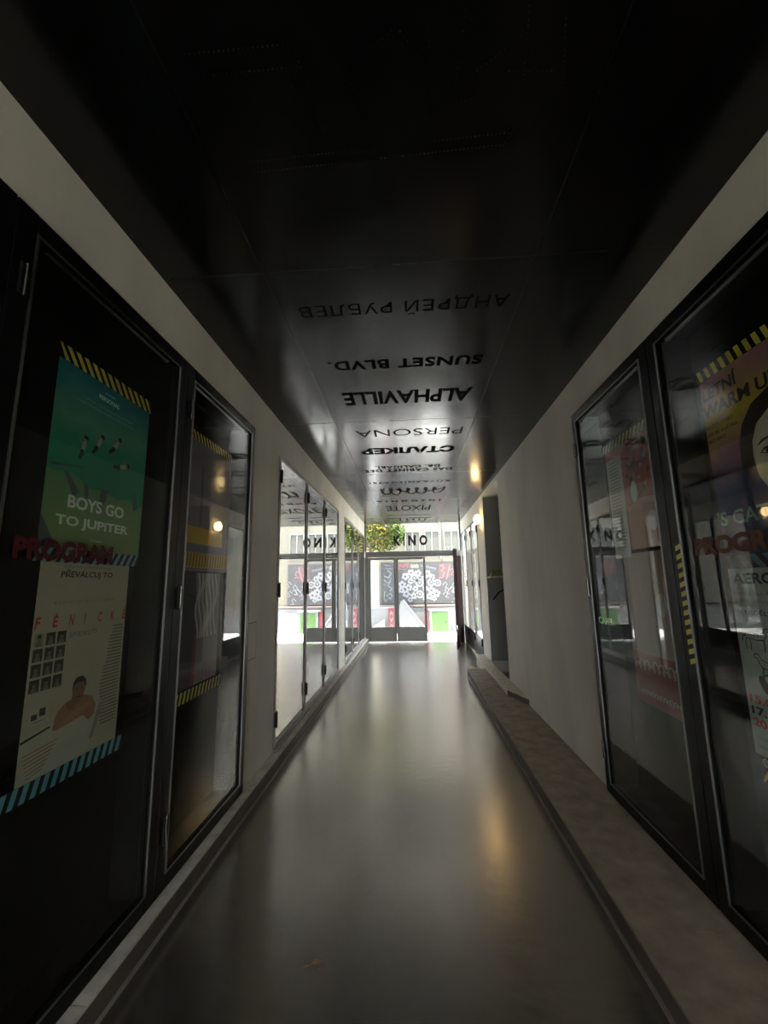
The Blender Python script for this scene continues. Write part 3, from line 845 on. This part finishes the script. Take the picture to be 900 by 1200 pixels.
for ch, a0, a1 in (('K', -.450, -.275), ('I', -.205, -.165), ('N', -.075, .125), ('O', .215, .425)):
    t.text(FE, ch, a0, a1, 2.435, 2.705, 0.0015, INK, 0.05)
tag(t.build('sign_lettering', root), 'black letters KINO on the transom glass', None)
# thin side strip of frame up to the ceiling
o = MB().fbox(FE, -1.214, -1.175, 2.29, ZC, -0.03, 0.03, BRONZE).fbox(FE, 1.245, 1.284, 2.29, ZC, -0.03, 0.03, BRONZE).build('transom_post', root)
# open leaf folded in along the right wall
FO = Fr((1.02, 9.98, 0), Vector((0.105, 1, 0)).normalized(), (0, 0, 1))
root = empty('door_11', (1.02, 10.4, 0.02), None, None, None, 'structure')
lf = MB()
ring(lf, FO, 0, .84, 0.02, 2.26, 0.07, -0.045, 0.045, OXIDE)
lf.fbox(FO, .07, .77, 0.09, 0.42, -0.03, 0.03, OXIDE)
l_ = lf.build('leaf', root, bevel=0.004)
g = MB(); g.fbox(FO, .07, .77, 0.42, 2.19, -0.004, 0.004, CLEAR); g.build('glass_pane', l_)
h = MB(); h.tube([(0.955, 10.03, 1.02), (0.93, 10.03, 1.02), (0.93, 10.12, 1.02)], .009, CHROME); h.build('handle', l_)
h = MB(); h.tube([(1.0, 9.97, 0.3), (1.0, 9.955, 0.3), (1.0, 9.955, 0.5), (1.0, 9.97, 0.5)], .006, CHROME); h.build('bolt', l_)

# ---------------------------------------------------------------- wall lamp
root = empty('wall_lamp', (XR, 7.60, 2.60), 'round warm glowing wall lamp on the right pier beside the niche', 'lamp')
b = MB(); b.tube([(XR, 7.60, 2.60), (XR - .025, 7.60, 2.60)], .075, CHROME, 24); b.build('base', root)
GLOW = mat('lamp_opal', (0.9, 0.8, 0.6), 0.4, emit=((1.0, 0.66, 0.28), 8.0))
b = MB(); b.ball((XR - .075, 7.60, 2.60), .085, GLOW, 24, 14, (0.75, 1, 1)); b.build('globe', root)

# ---------------------------------------------------------------- niche
GREY = mat('niche_grey_panel', (0.26, 0.26, 0.25), 0.5)
o = MB().box((1.29, 7.385, 0.18), (1.84, 7.398, 2.955), GREY).build('side_panel'); tag(o, 'dark grey side panel lining the niche in the right wall', 'panel')
o = MB().box((1.293, 7.08, 1.545), (1.80, 7.384, 1.572), mat('shelf_wood', (0.50, 0.42, 0.30), 0.5, var=.15)).build('shelf', bevel=.003); tag(o, 'small pale wooden shelf in the right wall niche', 'shelf')
r3 = random.Random(5)
PL = mat('plant_yellow_green', (0.60, 0.58, 0.08), 0.6); PLD = mat('plant_green', (0.05, 0.09, 0.02), 0.6); POT = mat('planter', (0.20, 0.17, 0.10), 0.6)
root = empty('potted_plant', (1.46, 7.22, 1.573), 'low trough of yellow green plants on the niche shelf', 'plant')
b = MB(); b.box((1.32, 7.15, 1.573), (1.62, 7.29, 1.61), POT); b.build('trough', root, bevel=.004)
b = MB()
for k in range(150):
    x, y, z = r3.uniform(1.32, 1.62), r3.uniform(7.14, 7.30), r3.uniform(1.605, 1.675)
    d = Vector((r3.uniform(-1, 1), r3.uniform(-1, 1), r3.uniform(-.3, 1))).normalized() * .022
    e_ = d.cross(Vector((0, 0.3, 1))).normalized() * .009
    p_ = Vector((x, y, z))
    b.add([p_ - d, p_ + e_, p_ + d, p_ - e_], [(0, 1, 2, 3)], PL if k % 3 else PLD)
b.build('foliage', root)
root = empty('handrail', (1.42, 7.384, 1.25), 'short black handrail sloping up inside the niche, under the shelf', 'handrail')
b = MB(); b.tube([(1.335, 7.33, 1.20), (1.37, 7.33, 1.185), (1.46, 7.33, 1.30), (1.60, 7.33, 1.37)], .012, STEEL); b.build('rail', root)
b = MB(); b.tube([(1.335, 7.384, 1.20), (1.335, 7.32, 1.20)], .02, CHROME, 12); b.build('bracket', root)
b = MB(); b.tube([(1.55, 7.384, 1.345), (1.55, 7.33, 1.345)], .01, STEEL, 10); b.build('bracket', root)
BAG = mat('bag_black', (0.012, 0.012, 0.012), 0.75)
root = empty('rubbish_bag', (1.66, 7.0, 0.0), 'black bag slumped at the foot of the niche', 'bag')
b = MB(); b.ball((1.66, 7.0, 0.19), .19, BAG, 20, 12, (0.85, 1, 1.0)); b.build('sack', root)
b = MB(); b.tube([(1.66, 7.0, 0.365), (1.655, 7.0, 0.41), (1.65, 7.01, 0.46)], [.05, .025, .05], BAG, 12); b.build('knot', root)

# ---------------------------------------------------------------- small things on the left wall
b = MB(); FW = Fr((XL, 0, 0), (0, 1, 0), (0, 0, 1))
b.fbox(FW, 3.10, 3.26, 0.955, 1.215, 0.0, 0.004, WALL)
hp = tag(b.build('access_panel', bevel=.002), 'small painted access panel in the left wall plaster before the mirrored doors', 'panel')
b = MB(); ring(b, FW, 3.096, 3.264, 0.951, 1.219, .004, 0.0, 0.003, mat('shadow_gap', (0.09, 0.08, 0.07), .8)); b.build('rim', hp)
b = MB(); b.fbox(FW, 7.19, 7.27, 1.22, 1.62, 0.0, 0.008, mat('white_plate', (0.75, 0.74, 0.70), .4)); pl = tag(b.build('wall_plate', bevel=.002), 'slim white plate on the left pier between mirrored doors', 'plate')
LEAF = mat('dry_leaf', (0.30, 0.16, 0.06), .6)
b = MB(); b.add([(-.455, 1.915, .002), (-.43, 1.935, .012), (-.40, 1.935, .004), (-.425, 1.915, .008)], [(0, 1, 3), (1, 2, 3)], LEAF)
b.tube([(-.455, 1.915, .003), (-.475, 1.905, .003)], .0012, LEAF, 5)
tag(b.build('dry_leaf'), 'small dry brown leaf lying on the floor in the foreground', 'leaf')

# ---------------------------------------------------------------- ceiling titles (read from the far end)
def title(s_, x0, x1, y0, y1, label, bold=0.0, spacing=1.0, shear=0.0):
    # a = -x ; letters' tops towards the far end; text starts at +x side
    mb_ = MB(); mb_.text(FC, s_, -x1, -x0, y0, y1, 0.0012, TEXTBLK, bold, spacing, shear)
    return tag(mb_.build('ceiling_title'), label, 'lettering', 'film titles lettered on the ceiling')
title('АНДРЕЙ РУБЛЕВ', -.60, .58, 2.07, 2.215, 'thin Cyrillic title on the ceiling nearest the viewer, widest letters', 0.0, 1.1)
title('SUNSET BLVD.', -.555, .535, 2.69, 2.82, 'bold ceiling title SUNSET BLVD. above the ALPHAVILLE title', 0.035, 1.1)
title('ALPHAVILLE', -.535, .533, 3.18, 3.43, 'bold tall ceiling title ALPHAVILLE', 0.03)
title('PERSONA', -.54, .56, 4.055, 4.247, 'thin wide ceiling title PERSONA just past the ceiling seam', -0.008)
title('СТАЛКЕР', -.56, .535, 4.63, 4.87, 'heaviest black Cyrillic title on the ceiling, beyond PERSONA', 0.055)
title('DR. CALIGARI.', -.455, .415, 5.39, 5.52, 'jagged ceiling title DR. CALIGARI. just beyond the heavy Cyrillic title', 0.04, 1.2)
title('DAS CABINET DES', -.61, .59, 5.56, 5.70, 'jagged ceiling title DAS CABINET DES, a line above the plain row', 0.04, 1.2)
title('KOYAANISQATSI', -.62, .62, 6.26, 6.40, 'row of widely spaced capitals on the ceiling before the script title', 0.02, 1.4)
mb = MB()
script(mb, FC, -.56, .46, 6.75, .55, .03, 0.0012, TEXTBLK, 3, 7)
mb.ribbon(FC, [(-.57, 6.82), (-.3, 7.1), (-.05, 7.25), (.2, 6.9), (.42, 6.72), (.46, 7.1), (.2, 7.35), (.5, 7.4)], .03, 0.0012, TEXTBLK)
tag(mb.build('ceiling_title'), 'handwritten script title on the ceiling', 'lettering', 'film titles lettered on the ceiling')
title('INSOMNIA', -.64, .58, 7.78, 7.95, 'row of small dotted looking capitals on the ceiling after the script title', 0.03, 1.9)
title('PIXOTE', -.50, .42, 8.36, 8.98, 'ornate tall thin title on the ceiling before the block of small lines', 0.0)
title('UNIVERSUM DES FILMTHEATERS', -.55, .46, 9.55, 9.68, 'first thin line of small capitals in the farthest ceiling block', 0.02)
title('LES ENFANTS DU PARADIS', -.57, .49, 9.98, 10.12, 'second bolder line of small capitals in the farthest ceiling block', 0.04)
mb = MB()
for x in (-.25, -.08, .07, .22, .36):
    mb.rect(FC, -x - .02, -x + .02, 10.2, 10.48, 0.0012, TEXTBLK)
tag(mb.build('ceiling_title'), 'row of short black bars in the farthest ceiling block', 'lettering', 'film titles lettered on the ceiling')
title('A DALSI', -.45, .40, 10.6, 10.76, 'last faint line on the ceiling beside the exit transom', 0.02)
# dotted marquee strokes on the nearest ceiling panel
DOT = mat('dull_bulb', (0.010, 0.009, 0.007), .35)
mb = MB()
def dots(x0, y0, x1, y1):
    n_ = max(2, int(math.hypot(x1 - x0, y1 - y0) / 0.014))
    for k in range(n_ + 1):
        t_ = k / n_
        mb.disc(FC, -(x0 + (x1 - x0) * t_), y0 + (y1 - y0) * t_, .0035, 0.001, DOT, 6)
for s_ in ((-.62, .945, -.30, .945), (-.63, 1.0, -.32, 1.0), (-.30, .945, -.26, 1.2), (-.42, 1.19, -.30, 1.0), (-.17, .93, -.12, 1.17), (-.07, .97, .0, .93), (.0, .93, .06, 1.0),
           (.09, .91, .10, 1.16), (.10, 1.16, .26, 1.12), (.19, .91, .18, 1.1), (.19, 1.08, .33, 1.0), (.36, .90, .40, 1.16), (.34, 1.06, .47, 1.07), (.47, .95, .52, 1.12),
           (-.55, 1.27, .42, 1.24), (-.55, 1.31, .40, 1.28), (.36, 1.30, .40, 1.22)):
    dots(*s_)
tag(mb.build('ceiling_title'), 'large dotted bulb style lettering on the dark near end of the ceiling', 'lettering', 'film titles lettered on the ceiling')

# ---------------------------------------------------------------- outside, beyond the exit
YF = 13.42
K_ = YF / 14.0
def mx_(x, z):
    return (x * K_, 1.5 + (z - 1.5) * K_)
PAV = mat('paving', (0.60, 0.60, 0.59), .8, var=.15, scale=3, bump=.2)
o = MB().box((-14, 11.0, -0.15), (14, 22, -0.02), PAV).box((1.6, -10, -0.15), (14, 11.0, -0.02), PAV).build('ground'); tag(o, None, None, kind='structure')
o = MB().box((-14, -10, -0.15), (1.6, -4.5, -0.02), mat('asphalt', (0.06, 0.06, 0.06), .85)).build('ground_back'); tag(o, None, None, kind='structure')  # unseen rear ground, made dark to cut light reaching in from behind
CREAM = mat('facade_cream', (0.088, 0.080, 0.062), .85, spec=.1, var=.08, scale=2)
WHITE = mat('facade_white', (0.088, 0.088, 0.087), .8, var=.06, scale=2)
SASH = mat('window_sash', (0.088, 0.085, 0.075), .5)
FF = Fr((0, YF, 0), (1, 0, 0), (0, 0, 1))
bld = empty('building', (1.5, YF, -0.02), 'cream building across the courtyard carrying the painted mural', 'building')
b = MB(); b.box((-1.06, YF + .03, -.02), (9.0, YF + .5, 4.6), CREAM); b.build('wall', bld)
b = MB(); b.fbox(FF, -1.06, 9.0, -.02, 0.72, -.03, 0.0, WHITE); b.fbox(FF, -1.06, 9.0, .745, .80, -.03, .03, mat('sill_pink', (0.102, 0.075, 0.065), .7)); b.build('plinth', bld)
PANE = mat('pale_window_pane', (0.060, 0.057, 0.048), .7, spec=.05)
for a in (-.20, .42, 1.04, 2.2, 3.4):
    b = MB(); ring(b, FF, a, a + .5, 2.42, 3.12, .04, -.03, .01, SASH); b.fbox(FF, a + .23, a + .27, 2.46, 3.08, -.03, .0, SASH); wo = b.build('window', bld)
    b = MB(); b.fbox(FF, a + .04, a + .46, 2.46, 3.08, -.03, -.02, PANE); b.build('window_pane', wo)
b = MB(); b.tube([(.93, YF - .02, 2.2), (.93, YF - .02, 4.5)], .03, SASH, 10); b.build('downpipe', bld)

# mural board
MUR = mat('mural_black', (0.012, 0.011, 0.011), .7, var=.25, scale=5); MWH = mat('mural_white', (0.082, 0.082, 0.085), .7); MRD = mat('mural_red', (0.068, 0.014, 0.014), .7); MRD2 = mat('mural_dull_red', (0.034, 0.014, 0.014), .7); MCR = mat('mural_cream', (0.095, 0.088, 0.061), .7); MBL = mat('mural_blue', (0.020, 0.048, 0.068), .7)
root = empty('mural_board', (0.2, YF - .02, 0.80), 'black chalk style mural board with white flowers and lettering across the courtyard', 'mural')
a0, z0 = mx_(-1.03, .80); a1, z1 = mx_(1.62, 2.15)
b = MB(); b.fbox(FF, a0, a1, z0, z1, 0.0, 0.03, MUR); b.build('board', root)
b = MB(); cm = .032
rf = random.Random(11)
def flower(x, z, r, ringed):
    x, z = mx_(x, z)
    if ringed:
        b.disc(FF, x, z, r, cm, MWH, 16); b.disc(FF, x, z, r * .55, cm + .001, MUR, 10); b.disc(FF, x, z, r * .28, cm + .002, MWH, 8)
    else:
        for k in range(5):
            t_ = 2 * math.pi * k / 5 + x * 7
            b.disc(FF, x + math.cos(t_) * r * .62, z + math.sin(t_) * r * .62, r * .40, cm + .0003 * k, MWH, 9)
        b.disc(FF, x, z, r * .30, cm + .002, MUR, 8)
for (x, z, r, k) in ((-.33, 1.42, .13, 0), (-.22, 1.68, .13, 0), (-.03, 1.80, .12, 0), (.08, 1.62, .14, 1), (.20, 1.78, .12, 0), (.24, 1.47, .14, 1), (.50, 1.76, .13, 0), (.66, 1.66, .10, 0),
                     (.62, 1.48, .13, 1), (.83, 1.46, .12, 1), (-.20, 1.12, .13, 0), (-.12, 1.32, .12, 0), (.04, 1.05, .12, 0), (.24, 1.10, .13, 1), (.62, 1.22, .13, 0), (.78, 1.12, .13, 0), (.56, 1.03, .11, 0),
                     (-.36, 1.24, .10, 0), (.10, 1.28, .10, 0), (.42, 1.30, .10, 0), (.38, 1.62, .09, 0), (.40, .98, .09, 0), (-.08, .93, .09, 0), (.70, .96, .09, 0), (-.05, 1.52, .10, 0)):
    flower(x, z, r * .95, k)
b.build('painted_flowers', root)
b = MB()
def sq(pts_, wd, mt):
    b.ribbon(FF, [mx_(*p_) for p_ in pts_], wd, cm + .001, mt)
sq([(-.92, 2.08), (-.70, 2.04), (-.88, 1.96), (-.68, 1.93)], .022, MWH)
sq([(-.80, 1.90), (-.68, 1.78), (-.78, 1.66), (-.92, 1.70)], .03, MWH)
sq([(-.92, 1.58), (-.82, 1.48), (-.72, 1.56), (-.80, 1.38), (-.66, 1.30), (-.74, 1.22)], .026, MWH)
sq([(-.70, 1.15), (-.84, 1.08), (-.74, .96), (-.66, 1.06), (-.72, 1.14)], .026, MWH)
sq([(-.90, 1.22), (-.94, .98), (-.86, .86)], .02, MCR)
for k in range(9):
    x = rf.uniform(.95, 1.5); z = rf.uniform(.9, 1.5)
    sq([(x, z), (x + .08, z + .10), (x + .14, z + .02), (x + .07, z - .08), (x + .17, z - .1)], .022, MWH)
for k in range(6):
    x = .30 + k * .085
    sq([(x, 2.06 - .02 * k), (x + .04, 1.98 - .02 * k), (x + .07, 2.05 - .02 * k)], .02, MWH)
for k in range(8):
    x = -.95 + rf.uniform(0, .3); z = rf.uniform(.9, 2.0)
    sq([(x, z), (x + .05, z + .04), (x + .09, z - .02)], .014, MBL if k % 3 == 0 else MWH)
b.build('painted_scrolls', root)
b = MB()
xa, za = mx_(-.60, 1.97); xb, zb = mx_(-.07, 2.10)
b.text(FF, 'CAFE', xa, xb, za, zb, cm + .001, MRD, .05)
sq([(-.48, 1.92), (-.2, 1.92)], .03, MRD)
tag(b.build('painted_lettering', root), 'red painted lettering CAFE', None)
b = MB()
b.rect(FF, *[mx_(-.05, 0)[0], mx_(.24, 0)[0]], mx_(0, 1.98)[1], mx_(0, 2.05)[1], cm + .0008, mat('mural_olive', (0.054, 0.051, 0.027), .7))
b.text(FF, 'BAR', mx_(-.02, 0)[0], mx_(.22, 0)[0], mx_(0, 1.95)[1], mx_(0, 2.08)[1], cm + .001, MCR, .03)
tag(b.build('painted_lettering', root), 'cream painted lettering', None)
b = MB()
b.rect(FF, mx_(.88, 0)[0], mx_(1.26, 0)[0], mx_(0, 1.62)[1], mx_(0, 2.08)[1], cm + .0004, MRD2)
sq([(.92, 2.0), (1.02, 2.04), (1.05, 1.92), (.96, 1.86), (1.06, 1.78), (1.0, 1.62), (.88, 1.62)], .03, mat('mural_pink', (0.109, 0.041, 0.037), .7))
sq([(1.26, 2.04), (1.12, 1.56)], .028, _M['mural_pink'])
sq([(1.24, 1.86), (1.33, 1.92), (1.36, 1.8), (1.26, 1.7), (1.40, 1.7)], .026, _M['mural_pink'])
tag(b.build('painted_lettering', root), 'pink painted numerals', None)

# courtyard things
GRN = mat('cabinet_green', (0.019, 0.051, 0.005), .5)
root = empty('utility_cabinet', (.80, YF - .15, -.02), 'bright green utility cabinet with white surround, straight through the open exit', 'cabinet')
b = MB(); b.box((.50, YF - .30, -.02), (1.13, YF - .04, 0.64), WHITE); b.build('body', root, bevel=.01)
b = MB(); b.box((.57, YF - .315, 0.02), (1.06, YF - .3001, 0.585), GRN); do = b.build('door', root, bevel=.006)
tag(do, 'bright green door', None)
b = MB(); b.tube([(.99, YF - .316, .30), (.99, YF - .34, .30)], .014, STEEL, 10); b.build('knob', do)
b = MB(); b.box((.48, YF - .33, 0.64), (1.15, YF - .035, 0.665), mat('zinc', (0.33, 0.33, 0.34), .4, metal=.6)); b.build('lid', root)
REDP = mat('post_red', (0.068, 0.005, 0.007), .5)
def post(x, wd, h, y, label):
    b_ = MB(); b_.box((x - wd / 2, y - .05, -.02), (x + wd / 2, y + .05, h), REDP)
    r_ = b_.build('bollard', bevel=.012); tag(r_, label, 'bollard')
    c_ = MB(); c_.box((x - wd / 2 - .008, y - .058, h), (x + wd / 2 + .008, y + .058, h + .02), REDP); c_.build('cap', r_)
post(.405, .12, .63, YF - .22, 'square red bollard left of the green cabinet')
b = MB(); b.box((-.745, 12.9, .02), (-.565, 12.93, .74), REDP); bn = tag(b.build('banner'), 'upright red banner with white letters behind the left exit door', 'banner')
FB = Fr((0, 12.9, 0), (1, 0, 0), (0, 0, 1))
b = MB()
for k, ch in enumerate('AVO'):
    b.text(FB, ch, -.71, -.60, .52 - k * .20, .66 - k * .20, .001, MWH, .03)
tag(b.build('lettering', bn), 'white letters', None)
b = MB(); b.box((-1.5, 12.98, -.02), (-.745, 13.02, .735), WHITE); b.box((-1.5, 12.965, .735), (-.56, 13.035, .755), mat('zinc', (0.33, 0.33, 0.34), .4)); tag(b.build('fence_panel'), 'low white panel with grey rail left of the red banner', 'fence')
b = MB(); FS = Fr((0, 12.72, 0), (1, 0, 0), (0, 0, 1))
pts = [(-1.20, .06), (-.84, .06), (-.84, .42), (-.96, .36), (-1.20, .20)]
b.add([FS.p(a, z, .0) for a, z in pts] + [FS.p(a, z, -.12) for a, z in pts], [(0, 1, 2, 3, 4), (9, 8, 7, 6, 5)] + [(i, i + 5, (i + 1) % 5 + 5, (i + 1) % 5) for i in range(5)], mat('pinkish_plaster', (0.095, 0.071, 0.065), .8))
b.box((-1.20, 12.72, -.02), (-.84, 12.84, .06), WHITE)
tag(b.build('low_wall'), 'low pinkish sloped wall in front of the white panel', 'wall')
b = MB()
pts = [(-.46, -.02), (.37, -.02), (.34, .10), (-.30, .93), (-.38, .93), (-.46, .60)]
FT = Fr((0, 13.05, 0), (1, 0, 0), (0, 0, 1))
b.add([FT.p(a * K_, z, 0) for a, z in pts] + [FT.p(a * K_, z, -.14) for a, z in pts], [(0, 1, 2, 3, 4, 5), (11, 10, 9, 8, 7, 6)] + [(i, i + 6, (i + 1) % 6 + 6, (i + 1) % 6) for i in range(6)], WHITE)
sw = tag(b.build('stair_wall'), 'white sloping stair wall behind the middle exit door', 'stair wall')
b = MB(); b.tube([(-.30 * K_, 13.03, .97), (.36 * K_, 13.03, .13)], .018, mat('rail_grey', (0.18, 0.18, 0.18), .4)); b.build('handrail', sw)

# brick house and tree on the left
BRK = mat('brick_red', (0.085, 0.03, 0.022), .85, var=.3, scale=12)
b = MB(); b.box((-8, 17, 1.9), (-1.72, 17.5, 6), BRK); root = empty('house', (-4, 17, -.02), 'red brick house behind the tree on the left', 'building')
b.build('upper_wall', root)
b = MB(); b.box((-1.72, 17, 1.9), (-0.6, 17.5, 6), CREAM); b.build('gable_wall', root)
b = MB(); b.box((-8, 16.97, -.02), (-1.0, 17.5, 1.9), WHITE); b.build('lower_wall', root)
LFA = mat('leaf_olive', (0.062, 0.054, 0.010), .8, spec=.05); LFB = mat('leaf_green', (0.025, 0.052, 0.008), .8, spec=.05); BARK = mat('bark', (0.10, 0.07, 0.05), .8)
def tree(name, x, y, cx, cy, cz, rx, ry, rz, n_, seed, label, cat, trunk=True, base=-.02):
    rt_ = random.Random(seed)
    root_ = empty(name, (x, y, base), label, cat)
    if trunk:
        t_ = MB(); t_.tube([(x, y, base), (x + .03, y, 1.2), (x * .5 + cx * .5, y * .5 + cy * .5, cz - rz * .5), (cx, cy, cz + rz * .3)], [.09, .07, .05, .02], BARK, 8)
        for k in range(6):
            a_ = k * 1.05
            t_.tube([(x * .5 + cx * .5, y * .5 + cy * .5, cz - rz * .5), (cx + math.cos(a_) * rx * .6, cy + math.sin(a_) * ry * .6, cz + rz * .2 * math.sin(k))], [.03, .01], BARK, 6)
        t_.build('trunk', root_)
    f_ = MB()
    for k in range(n_):
        while True:
            q_ = Vector((rt_.uniform(-1, 1), rt_.uniform(-1, 1), rt_.uniform(-1, 1)))
            if q_.length < 1: break
        p_ = Vector((cx + q_.x * rx, cy + q_.y * ry, cz + q_.z * rz))
        d = Vector((rt_.uniform(-1, 1), rt_.uniform(-1, 1), rt_.uniform(-1, .4))).normalized() * rt_.uniform(.04, .075)
        e_ = d.cross(Vector((rt_.uniform(-1, 1), rt_.uniform(-1, 1), 1))).normalized() * d.length * .45
        f_.add([p_ - d, p_ + e_, p_ + d, p_ - e_], [(0, 1, 2, 3)], LFA if rt_.random() < (.75 if q_.x < .35 else .3) else LFB)
    f_.build('foliage', root_)
tree('tree', -1.52, 12.7, -1.0, 12.85, 3.0, .85, .42, .62, 2800, 4, 'olive green tree behind the glass left of the KINO letters', 'tree')
# right yard seen in reflections
o = MB().box((5.2, -2, -.02), (5.4, YF, 1.75), WHITE); yw = tag(o.build('yard_wall'), 'white wall of the side yard seen mirrored in the second left case', 'wall')
tree('hedge', 5.3, 9.5, 5.3, 9.0, 2.17, .3, 3.5, .33, 1500, 9, 'green hedge along the top of the white side yard wall', 'hedge', False, 1.75)
root = empty('yard_bench', (4.6, 9.2, -.02), 'dark low planter box at the foot of the white yard wall', 'planter')
b = MB(); b.box((4.3, 7.0, -.02), (4.9, 11.0, .45), mat('planter_dark', (0.03, 0.032, 0.03), .6)); b.build('box', root)
# unseen back yard wall, added to screen the light from behind
o = MB().box((-6, -9.2, -.02), (8, -9.0, 3.4), mat('light_screen_render', (0.16, 0.155, 0.14), .85)); tag(o.build('wall_light_screen'), None, None, kind='structure')
